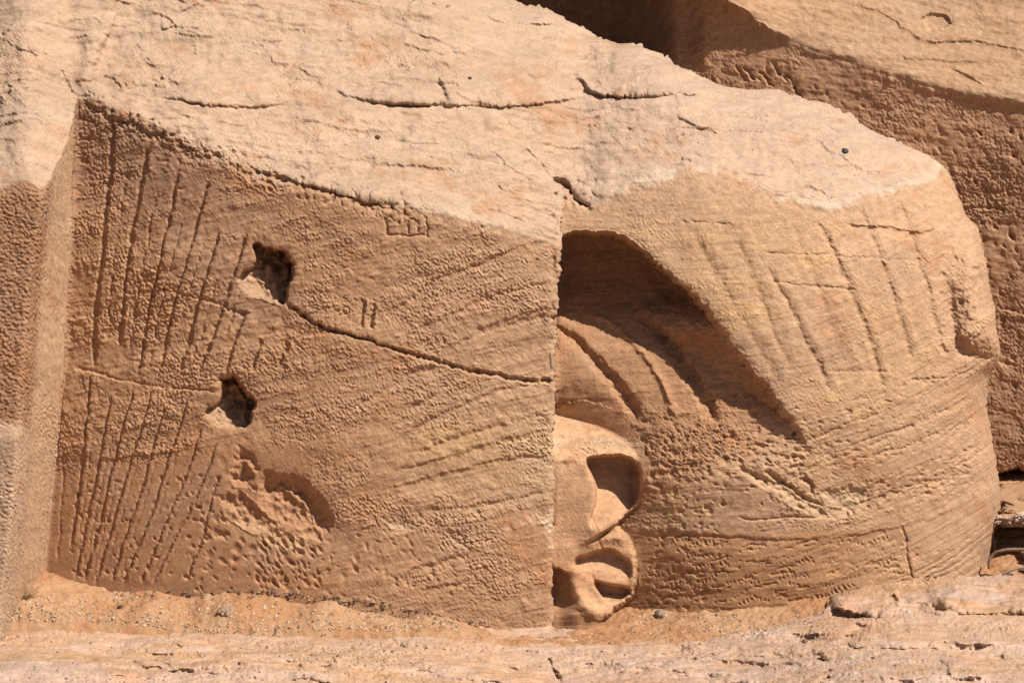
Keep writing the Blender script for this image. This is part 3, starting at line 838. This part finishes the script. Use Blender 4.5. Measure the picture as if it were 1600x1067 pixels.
PB = displace(np.stack([XB, YB, ZB], -1), 0.0022 * (1 - .6 * tb_) * grainy(XB + 1.1, QB + .3) * np.clip(1 + .5 * tex(NB, XB * 1.4, QB * 1.8), .2, 2) + 0.006 * tex(NB, XB + 1, QB) + .0018 * tex(NM, XB, QB, 1.5) + .008 * tb_ * tex(NSL, XB * .6, QB * .9 + .8) + .0012 * bn)
XB, YB, ZB = PB[..., 0], PB[..., 1], PB[..., 2]
CB = np.zeros(PB.shape, np.float32) + np.array((.48, .278, .16), np.float32)
cnb = tex(NC, XB, QB)
CB = mixc(CB, (.50, .30, .175), np.clip(.5 + .5 * bn, 0, 1) * .5)
CB = mixc(CB, (.46, .285, .165), tb_)
CB = mixc(CB, (.49, .335, .215), tb_ * np.clip(.5 * cnb + .2, 0, 1) * .6)
CB = CB * np.clip(1 + .06 * tex(NM, XB, QB, 3) + .05 * bn, .7, 1.3)[..., None]
PBs = with_skirt(PB, True, ((.4, .05), (1.2, .4)), True, True)
CBs = pad_like(CB, 2, 2, 2); tbs = pad_like(tb_, 2, 2, 2)
bb = empty('carved_block', tuple(at(1580.0, 742.0, 2.3)[i].item() for i in range(3)))
offb = np.array(bb.location)
quads = grid_quads(*PBs.shape[:2])
qp = (tbs[:-1, :-1] > .5).reshape(-1)
fp = PBs.reshape(-1, 3) - offb; fc = CBs.reshape(-1, 3)
e1 = np.gradient(PBs, axis=1); e2 = np.gradient(PBs, axis=0)
nb = np.cross(e2, e1); nb /= np.linalg.norm(nb, axis=-1, keepdims=True) + 1e-12; nb = nb.reshape(-1, 3)
for k, nm, lb in [(False, 'chiselled_face', 'shaded brown face with rows of pick marks'), (True, 'weathered_top', 'sunlit rounded top slope')]:
    q = quads[qp == k]; ids, inv = np.unique(q, return_inverse=True)
    o = mesh_from(nm, fp[ids], inv.reshape(q.shape), M_BACK, fc[ids], None, bb)
    o.data.normals_split_custom_set_from_vertices(nb[ids]); o['label'] = lb
tag(bb, 'brown pick-marked sandstone block standing in shade behind the fallen statue', 'stone block')
del RB

# ================================================================== GROUND: drifted sand
CTRL = [(-150,935,-.05),(20,930,-.10),(60,897,.12),(100,908,.14),(150,917,.10),(250,913,.06),(340,914,.03),(430,917,.01),(520,926,.01),(600,936,.02),(660,952,.05),(700,968,.07),(760,985,.10),(870,985,.18),
        (30,960,-.25),(150,966,-.12),(300,975,-.14),(450,984,-.14),(560,984,-.10),(640,980,-.02),
        (930,975,.10),(1000,965,.14),(1060,962,.12),(1150,957,.13),(1250,950,.15),(1300,946,.18),(1400,925,.3),
        (1000,990,-.1),(1100,990,-.1),(1200,985,-.05),(1450,915,.5),(1540,905,.75),
        (1570,880,.95),(1600,880,.95),(1590,800,1.5),(1640,800,1.5),(1575,760,2.0),(1640,760,2.0),(1575,751,2.32),(1700,751,2.35),(1400,751,2.4),(1000,751,2.6)]
cx, cy, cz = at(np.array([c[0] for c in CTRL], float), np.array([c[1] for c in CTRL], float), np.array([c[2] for c in CTRL], float))
low_z = at(870.0, 985.0, 0.18)[2].item()
def ground_z(x, y):
    num = np.zeros_like(x); den = np.zeros_like(x)
    for a, b, c in zip(cx, cy, cz):
        wq = 1.0 / (((x - a) ** 2 + (y - b) ** 2 + .02) ** 1.6)
        num += wq * c; den += wq
    w0 = 0.6
    z = (num + w0 * low_z) / (den + w0)
    front = sstep(-.15, -.45, y)
    return z * (1 - front) + (low_z - .10) * front
gx = np.concatenate([-np.geomspace(3.2, 400, 26)[::-1], np.linspace(-3.1, 3.1, 900), np.geomspace(3.2, 400, 26)])
gy = np.concatenate([-np.geomspace(1.0, 30, 16)[::-1] , np.linspace(-.6, 2.6, 560), np.geomspace(2.7, 400, 30)])
GX, GY = np.meshgrid(gx, gy)
GZ = ground_z(GX, GY)
near = (np.abs(GX) < 3.2) & (GY < 2.7) & (GY > -.7)
GZ = GZ + near * (.010 * tex(NB, GX, GY) + .004 * tex(NM, GX, GY, 1.5) + .0016 * tex(NG, GX, GY) + .001 * tex(NF, GX, GY))
GC = np.zeros(GX.shape + (3,), np.float32) + np.array((.43, .225, .108), np.float32)
GC = mixc(GC, (.51, .33, .19), np.clip(.3 + .5 * tex(NC, GX, GY), 0, 1) * .6)
gq = grid_quads(*GX.shape)[:, ::-1]
sand = mesh_from('sand', np.stack([GX, GY, GZ], -1).reshape(-1, 3), gq, M_SAND, GC.reshape(-1, 3))
tag(sand, 'drifted orange sand along the foot of the fallen statue', 'sand', kind='structure')

# ================================================================== GROUND: pale bedrock shelf in front
RL = Raster(-160, 860, 1790, 1180)
TOPC = [(-200,966),(0,969),(60,971),(150,967),(175,966),(215,977),(330,984),(430,989),(530,992),(600,986),(640,980),(680,976),(730,968),(780,965),(830,968),(880,974),(930,980),(1000,986),(1060,988),(1120,986),(1180,978),(1235,966),(1285,956),(1298,938),(1310,926),(1335,921),(1370,914),(1420,904),(1500,897),(1560,896),(1620,893),(1790,886)]
YC = [(-200,-.20),(150,-.10),(560,-.10),(680,0.0),(740,.06),(870,.12),(930,.03),(1000,-.04),(1180,-.04),(1290,.00),(1420,.12),(1600,.36),(1790,.5)]
for p, h, fl in [([(1296,942),(1305,950),(1325,957),(1345,958),(1362,962),(1380,968)], .10, 22),
                 ([(1380,940),(1390,946),(1400,955),(1440,962)], .03, 16), ([(1400,920),(1410,935),(1430,942),(1470,945)], .03, 18),
                 ([(1455,942),(1470,948),(1490,950),(1500,930)], .03, 14),
                 ([(1440,962),(1455,972),(1490,978),(1540,976),(1600,980)], .03, 20),
                 ([(1280,1020),(1295,1032),(1310,1030)], .05, 12), ([(1100,1000),(1180,1004),(1300,990),(1420,988),(1560,992)], .035, 20),
                 ([(1000,1022),(1080,1030),(1180,1034),(1260,1040),(1390,1038)], .04, 18), ([(1450,995),(1480,1003),(1560,1010),(1640,1004)], .04, 16),
                 ([(520,1005),(620,1008),(700,1018),(790,1022),(860,1010),(990,1008)], .03, 18),
                 ([(0,1012),(100,1010),(220,1020),(330,1024),(420,1014)], .03, 16), ([(60,1045),(200,1038),(300,1046),(430,1040),(560,1044)], .04, 18),
                 ([(480,1060),(560,1050),(640,1054),(760,1066),(880,1058)], .04, 16), ([(1220,1064),(1330,1056),(1460,1062),(1600,1050)], .04, 16),
                 ([(1240,1052),(1300,1048),(1330,1050)], .03, 10), ([(760,1072),(820,1068),(900,1074)], .06, 16)]:
    RL.step(p, h * .55, 3.5, fl, .25)
def slab(poly, h, edge=7.0):
    w, sd = RL.inside(poly, 30)
    lift = 1 - np.exp(-np.clip(sd, 0, None) / edge)
    RL.d[w] -= h * lift * (.8 + .3 * tex(NB, RL.uu[w] / 320, RL.vv[w] / 320, 2))
def lump(u, v, a, b, h, edge=7.0):
    n = 22; g = rng.normal(0, .13, n); g = (g + np.roll(g, 1)) / 1.4
    slab([(u + a * (1 + g[k]) * math.cos(6.283 * k / n), v + b * (1 + 1.3 * g[k]) * math.sin(6.283 * k / n)) for k in range(n)], h, edge)
slab([(1294,950),(1300,930),(1335,919),(1420,900),(1700,885),(1700,962),(1560,960),(1480,966),(1440,958),(1400,962),(1380,969),(1362,962),(1340,957),(1318,956)], .11, 9)
for u_, v_, a_, b_, h_ in [(1500, 935, 70, 22, .03), (1590, 950, 60, 18, .03), (1380, 938, 40, 14, .025), (1180, 1008, 130, 16, .05), (1450, 1000, 140, 16, .06), (1320, 1022, 70, 12, .035),
                           (1560, 1040, 110, 22, .06), (1250, 1055, 180, 18, .05), (930, 1010, 110, 18, .045), (700, 1008, 120, 14, .035), (760, 1045, 130, 14, .04), (1010, 1048, 110, 16, .05),
                           (480, 1030, 150, 12, .035), (180, 1022, 160, 10, .03), (330, 1052, 170, 14, .04), (60, 1052, 120, 14, .04), (820, 980, 70, 12, .03), (560, 1062, 80, 12, .04)]:
    lump(u_, v_, a_, b_, h_)
RL.groove([(856,1025),(862,1040),(868,1052),(878,1062)], 1.8, .05)
RL.groove([(1375,966),(1365,970)], 4, .06)
RL.hole([(1368,963),(1376,962),(1380,968),(1372,970)], .07, 4, 8)
RL.hole([(1388,930),(1398,928),(1404,940),(1396,944)], .05, 3, 5)
for _ in range(220):
    RL.pit(rng.uniform(-20, 1620), rng.uniform(975, 1075), rng.uniform(2, 5), rng.uniform(.008, .03), rng.normal(0, .15), rng.uniform(2, 5))
NUL, NVL = 1180, 190
sl = np.linspace(-150, 1780, NUL)[None, :]
csm = curve(sl, TOPC, 12)
ctop = curve(sl, TOPC, 5) + 1.5 * tex(NM, sl / 320, sl * 0 + .9, 2)
tl = (np.linspace(0, 1, NVL) ** 1.15)[:, None]
VL = ctop + tl * (1165 - ctop); UL = sl + 0 * VL
yc = curve(UL, YC, 30)
dv = np.clip(VL - csm, 0, None)
vref = curve(UL, [(-200,970),(600,980),(1100,985),(1250,962),(1420,925),(1790,890)], 60)
YL = curve(UL, YC, 90) - .0100 * (VL - vref) + .10 * np.exp(-dv / 4.0) + .05 * np.exp(-dv / 12)
XL, _, ZL = at(UL, VL, YL)
s1 = tex(NS, UL / 320, VL / 320 * 1.6); s2 = tex(NS2, UL / 320 + .4, VL / 320 * 1.4)
YL = YL + RL.sample(RL.d, UL, VL) * 1.2 - .035 * tex(NSL, UL / 320, VL / 320 * 1.5, .8)
XL, _, ZL = at(UL, VL, YL)
PL = displace(np.stack([XL, YL, ZL], -1), .008 * tex(NB, XL, YL) + .0016 * tex(NM, XL, YL, 1.2) + .0010 * tex(NG, XL, YL, .8) * (1 + tex(NB, XL * 2, YL * 2)) + .0008 * tex(NF, XL, YL) + .0015 * s1 + layers(XL, YL * .8, 4.5, .009) + layers(XL + 2, YL + .3, 11, .003), 2)
XL, YL, ZL = PL[..., 0], PL[..., 1], PL[..., 2]
CL = np.zeros(UL.shape + (3,), np.float32) + np.array((.55, .37, .25), np.float32)
cl = tex(NC, XL, YL * .6)
CL = mixc(CL, (.56, .415, .325), np.clip(.5 * s1 + .3, 0, 1) * .7)
CL = mixc(CL, (.57, .335, .20), np.clip(.6 * cl, 0, 1) * .7)
CL = mixc(CL, (.50, .30, .155), np.clip(1.1 * tex(NS, XL * .7 + .3, YL * .8 + .5) - .7, 0, 1) * .8)
CL = CL * np.clip(1 + .06 * s2 + .05 * tex(NF, XL, YL), .75, 1.25)[..., None]
PLs = with_skirt(PL, True, ((.05, .08), (.12, .35)), False)
ledge = mesh_from('bedrock', PLs.reshape(-1, 3), grid_quads(*PLs.shape[:2]), M_LEDGE, pad_like(CL, 2, 0).reshape(-1, 3))
tag(ledge, 'pale pinkish bedrock shelf across the foreground', 'rock shelf', kind='structure')
del RL

# ================================================================== SMALL THINGS
def stone_mesh(name, r, seed, mat, flat=.6):
    import bmesh
    bm = bmesh.new()
    bmesh.ops.create_icosphere(bm, subdivisions=4, radius=1.0)
    g = np.random.default_rng(seed)
    planes = [(Vector(g.standard_normal(3)).normalized(), g.uniform(.62, .9)) for _ in range(11)]
    ph = g.uniform(0, 9, 6)
    for vtx in bm.verts:
        p = vtx.co.copy()
        for n, d in planes:
            e = p.dot(n) - d
            if e > 0: p -= n * e * .9
        k = 1 + .05 * math.sin(6 * p.x + ph[0]) * math.sin(7 * p.y + ph[1]) + .03 * math.sin(15 * p.z + ph[2]) * math.sin(13 * p.x + ph[3])
        p *= k
        vtx.co = Vector((p.x * r[0], p.y * r[1], p.z * r[2]))
    for f in bm.faces: f.smooth = True
    me = bpy.data.meshes.new(name); bm.to_mesh(me); bm.free()
    me.materials.append(mat)
    o = bpy.data.objects.new(name, me); SC.collection.objects.link(o)
    return o

dg = bpy.context.evaluated_depsgraph_get()
def hit(u, v):
    dx, dy, dz = ray(u, v)
    ok, loc, nor, i, ob, mt = SC.ray_cast(bpy.context.evaluated_depsgraph_get(), Vector(CAM), Vector((float(dx), float(dy), float(dz))).normalized())
    return loc, nor
bpy.context.view_layer.update()
M_GREY = plain_material('grey_stone', (.30, .22, .17), .85, 40, .25)
M_TAN = plain_material('tan_stone', (.36, .24, .16), .9, 40, .25)
M_DARK = plain_material('dark_stone', (.085, .05, .038), .6, 90, .3)
for nm, u, v, r, mt, rz, lb, cat in [
    ('stone', 1029, 962, (.030, .026, .034), M_GREY, .3, 'angular grey stone on the sand right of the carved ear', 'stone'),
    ('stone', 353, 954, (.044, .03, .021), M_TAN, .1, 'flat tan stone lying alone on the orange sand left of centre', 'stone'),
    ('pebble', 590, 216, (.019, .014, .008), M_DARK, .0, 'dark brown oval pebble on the pale top slope above the scratched marks', 'pebble'),
    ('pebble', 1320, 237, (.019, .02, .011), plain_material('slate_stone', (.07, .06, .055), .6, 90, .3), .7, 'dark grey pebble near the right end of the pale top slope', 'pebble'),
    ('pebble', 188, 948, (.018, .012, .006), M_DARK, .2, 'small flat dark pebble half sunk in the sand near the dry tuft', 'pebble'),
    ('pebble', 712, 81, (.016, .012, .009), plain_material('white_stone', (.6, .48, .40), .8, 40, .15), .5, 'whitish chip high on the middle of the pale top slope', 'pebble'),
    ('pebble', 734, 123, (.009, .009, .007), M_DARK, .5, 'tiny dark pebble just above the long flaked ledge on top', 'pebble'),
    ('stone', 1256, 1003, (.018, .018, .014), plain_material('brown_stone', (.20, .12, .08), .9, 60, .3), .9, 'small brown stone on the bedrock shelf at lower right', 'stone'),
    ('stone', 1290, 1026, (.034, .02, .014), plain_material('rust_stone', (.22, .125, .075), .9, 60, .3), -.5, 'elongated reddish stone wedged in the bedrock at lower right', 'stone')]:
    loc, nor = hit(u, v)
    o = stone_mesh(nm, r, int(u), mt)
    o.location = loc + nor * r[2] * .45
    o.rotation_euler = (nor.to_track_quat('Z', 'Y').to_matrix() @ __import__('mathutils').Matrix.Rotation(rz, 3, 'Z')).to_euler()
    tag(o, lb, cat)

# gravel strewn over sand and shelf: nobody could count it
tet = np.array([[1, 0, -.3], [-.5, .87, -.3], [-.5, -.87, -.3], [.1, .05, .75], [.4, -.5, .4]], float)
tf = np.array([[0, 1, 3], [1, 2, 3], [2, 4, 3], [4, 0, 3], [2, 0, 4], [0, 2, 1]])
def gravel(name, n, sampler, size, mats, lb):
    vs, fs, mi = [], [], []
    for k in range(n):
        u, v = sampler()
        loc, nor = hit(u, v)
        if loc is None: continue
        s = size[0] + (size[1] - size[0]) * rng.random() ** 2
        a = rng.uniform(0, 6.28); c_, s_n = math.cos(a), math.sin(a)
        t = tet * (s * rng.uniform(.7, 1.3, (5, 3)))
        t = np.stack([t[:, 0] * c_ - t[:, 1] * s_n, t[:, 0] * s_n + t[:, 1] * c_, t[:, 2] * .8], -1)
        fs.append(tf + 5 * len(vs)); vs.append(t + np.array(loc)); mi += [rng.choice(len(mats), p=[.6, .28, .12])] * 6
    o = mesh_from(name, np.concatenate(vs), np.concatenate(fs), mats[0])
    for m in mats[1:]: o.data.materials.append(m)
    o.data.polygons.foreach_set('material_index', np.array(mi, np.int32))
    o.data.polygons.foreach_set('use_smooth', np.zeros(len(mi), bool))
    tag(o, lb, 'gravel', kind='stuff')
M_CHIP = plain_material('pale_chip', (.55, .40, .27), .9, 50, .25)
M_CHIP2 = plain_material('tan_chip', (.45, .28, .16), .9, 50, .25)
M_CHIP3 = plain_material('brown_chip', (.20, .12, .08), .9, 50, .25)
def samp_sand():
    r = rng.random()
    if r < .62:
        u = rng.uniform(10, 720); return u, np.interp(u, [0, 120, 500, 720], [930, 925, 940, 972]) + rng.random() ** .7 * np.interp(u, [0, 400, 720], [40, 60, 12])
    if r < .8: return rng.uniform(980, 1290), rng.uniform(958, 990)
    return rng.normal(560, 60), rng.normal(1020, 12)
gravel('sand_gravel', 3200, samp_sand, (.003, .0125), [M_CHIP, M_CHIP2, M_CHIP3], 'scattered pale chips and gravel on the orange sand')
gravel('shelf_gravel', 1500, lambda: (rng.uniform(0, 1600), rng.uniform(990, 1066)), (.003, .011), [M_CHIP2, M_CHIP, M_CHIP3], 'fine loose grit on the bedrock shelf')
def samp_top():
    while True:
        u = rng.uniform(0, 1440); v = rng.uniform(0, 330)
        if v > np.interp(u, [800, 905, 1075, 1290, 1450], [10, 55, 125, 178, 255]) and v < np.interp(u, [0, 118, 240, 500, 868, 940, 1200, 1400], [270, 140, 195, 280, 355, 295, 305, 300]): return u, v
gravel('top_grit', 330, samp_top, (.002, .007), [M_CHIP2, M_CHIP, M_CHIP3], 'fine grit and tiny pebbles on the pale top slope')

def samp_base():
    u = rng.uniform(180, 760); return u, np.interp(u, [0, 430, 520, 600, 660, 720, 780], [922, 922, 930, 938, 952, 966, 975]) + abs(rng.normal(0, 7))
gravel('base_debris', 260, samp_base, (.004, .016), [M_CHIP3, M_CHIP2, M_CHIP3], 'crumbled brown bits of stone along the foot of the flat panel')

# dry tuft at the left
tb0, _ = hit(40, 935)
tuft = empty('dry_tuft', tb0)
def strands(n, seed):
    g = np.random.default_rng(seed); vs, fs = [], []
    for k in range(n):
        a = g.uniform(0, 6.28); L = g.uniform(.04, .095); w_ = .0016
        d = np.array([math.cos(a), .6 * math.sin(a), g.uniform(.5, 1.4)]); d /= np.linalg.norm(d)
        b0 = np.array([g.normal(0, .012), g.normal(0, .01), -.005]); side = np.cross(d, [0, 1, .2]); side /= np.linalg.norm(side)
        up = np.cross(side, d); bend = np.array([math.cos(a), math.sin(a), -.9]) * g.uniform(.1, .5)
        i0 = sum(len(q) for q in vs)
        ring = []
        for t in (0, .33, .66, 1):
            c = b0 + d * L * t + bend * L * t * t
            r = w_ * (1 - .6 * t)
            ring += [c + side * r, c - side * .5 * r + up * .87 * r, c - side * .5 * r - up * .87 * r]
        vs.append(np.array(ring))
        for j in range(3):
            for m in range(3):
                fs.append([i0 + 3 * j + m, i0 + 3 * j + (m + 1) % 3, i0 + 3 * j + 3 + (m + 1) % 3, i0 + 3 * j + 3 + m])
    return np.concatenate(vs), np.array(fs)
v_, f_ = strands(70, 5)
mesh_from('dry_stem', v_, f_, plain_material('dry_straw', (.34, .22, .10), .9, 30, .3), parent=tuft)
tag(tuft, 'small dry straw tuft on the sand at the foot of the left block', 'plant')

# right edge: a slab over a dark gap, with two cables
def tube(name, pts, r, mat):
    cu = bpy.data.curves.new(name, 'CURVE'); cu.dimensions = '3D'; cu.bevel_depth = r; cu.bevel_resolution = 3; cu.use_fill_caps = True
    s = cu.splines.new('BEZIER'); s.bezier_points.add(len(pts) - 1)
    for bp_, p in zip(s.bezier_points, pts):
        bp_.co = p; bp_.handle_left_type = bp_.handle_right_type = 'AUTO'
    o = bpy.data.objects.new(name, cu); SC.collection.objects.link(o)
    me = bpy.data.meshes.new_from_object(o.evaluated_get(bpy.context.evaluated_depsgraph_get()))
    bpy.data.objects.remove(o)
    me.materials.append(mat)
    for f in me.polygons: f.use_smooth = True
    o = bpy.data.objects.new(name, me); SC.collection.objects.link(o)
    return o

def rock_slab(name, ctr, size, seed, mat, lb, col, jag=1.0):
    n = 90
    th = np.linspace(0, 2 * math.pi, n, endpoint=False)[None, :]; ph = np.linspace(.02, math.pi - .02, n // 2)[:, None]
    x = np.sin(ph) * np.cos(th); y = np.sin(ph) * np.sin(th); z = np.cos(ph) + 0 * th
    sg = lambda a, p: np.sign(a) * np.abs(a) ** p
    X_, Y_, Z_ = sg(x, .6), sg(y, .6), sg(z, .55)
    nz = .10 * tex(NB, X_ * .5 + seed, Z_ * .5 + Y_ * .7) + .05 * tex(NM, X_ * .4 + seed, Z_ * .4 + Y_ * .5) + .02 * tex(NG, X_ * .3 + seed, Z_ * .3 + Y_ * .4)
    nz = nz * jag
    p_ = np.stack([X_ * (1 + nz) * size[0], Y_ * (1 + nz) * size[1], Z_ * (1 + nz) * size[2]], -1)
    i = np.arange(n * (n // 2)).reshape(n // 2, n); i = np.concatenate([i, i[:, :1]], 1)
    c = np.zeros((n * (n // 2), 3), np.float32) + np.array(col, np.float32)
    o = mesh_from(name, p_.reshape(-1, 3), grid_quads(0, 0, i), mat, c)
    o.location = ctr
    return tag(o, lb, 'rock')
def P3(u, v, Y):
    a = at(float(u), float(v), float(Y)); return Vector((float(a[0]), float(a[1]), float(a[2])))
rock_slab('rock_slab', P3(1650, 793, 1.33), (.33, .34, .045), .3, M_SAND, 'flat sandy slab over the dark gap at the right edge', (.47, .28, .155))
rock_slab('rock', P3(1550, 836, 1.20), (.026, .09, .075), .9, M_LEDGE, 'small brown rock propping the slab beside the statue', (.30, .18, .11), 1.8)
rock_slab('rock', P3(1645, 870, 1.0), (.17, .16, .04), 1.4, M_LEDGE, 'low brown rock between the two cables at the right edge', (.36, .22, .14), 1.6)
rock_slab('rock', P3(1566, 811, 1.00), (.040, .03, .020), 2.2, M_LEDGE, 'pale broken chip on the lip of the dark gap, nearer the statue', (.56, .40, .28), 2.4)
rock_slab('rock', P3(1598, 808, 1.00), (.045, .03, .022), 3.1, M_LEDGE, 'pale broken chip on the lip of the dark gap, nearer the frame edge', (.58, .44, .33), 2.4)
M_CAB = plain_material('cable_sheath', (.30, .19, .12), .7, 40, .2, .1)
tag(tube('cable', [P3(1546, 888, .80), P3(1546, 876, .80), P3(1552, 866, .80), P3(1566, 860, .78), P3(1590, 858, .76), P3(1640, 862, .7)], .009, M_CAB), 'upper brown cable curling out of the gap at the right edge', 'cable')
tag(tube('cable', [P3(1552, 902, .62), P3(1568, 896, .60), P3(1590, 888, .58), P3(1640, 880, .55)], .006, plain_material('grey_sheath', (.40, .31, .23), .7, 40, .2, .1)), 'lower greyish cable lying on the bedrock at the right edge', 'cable')
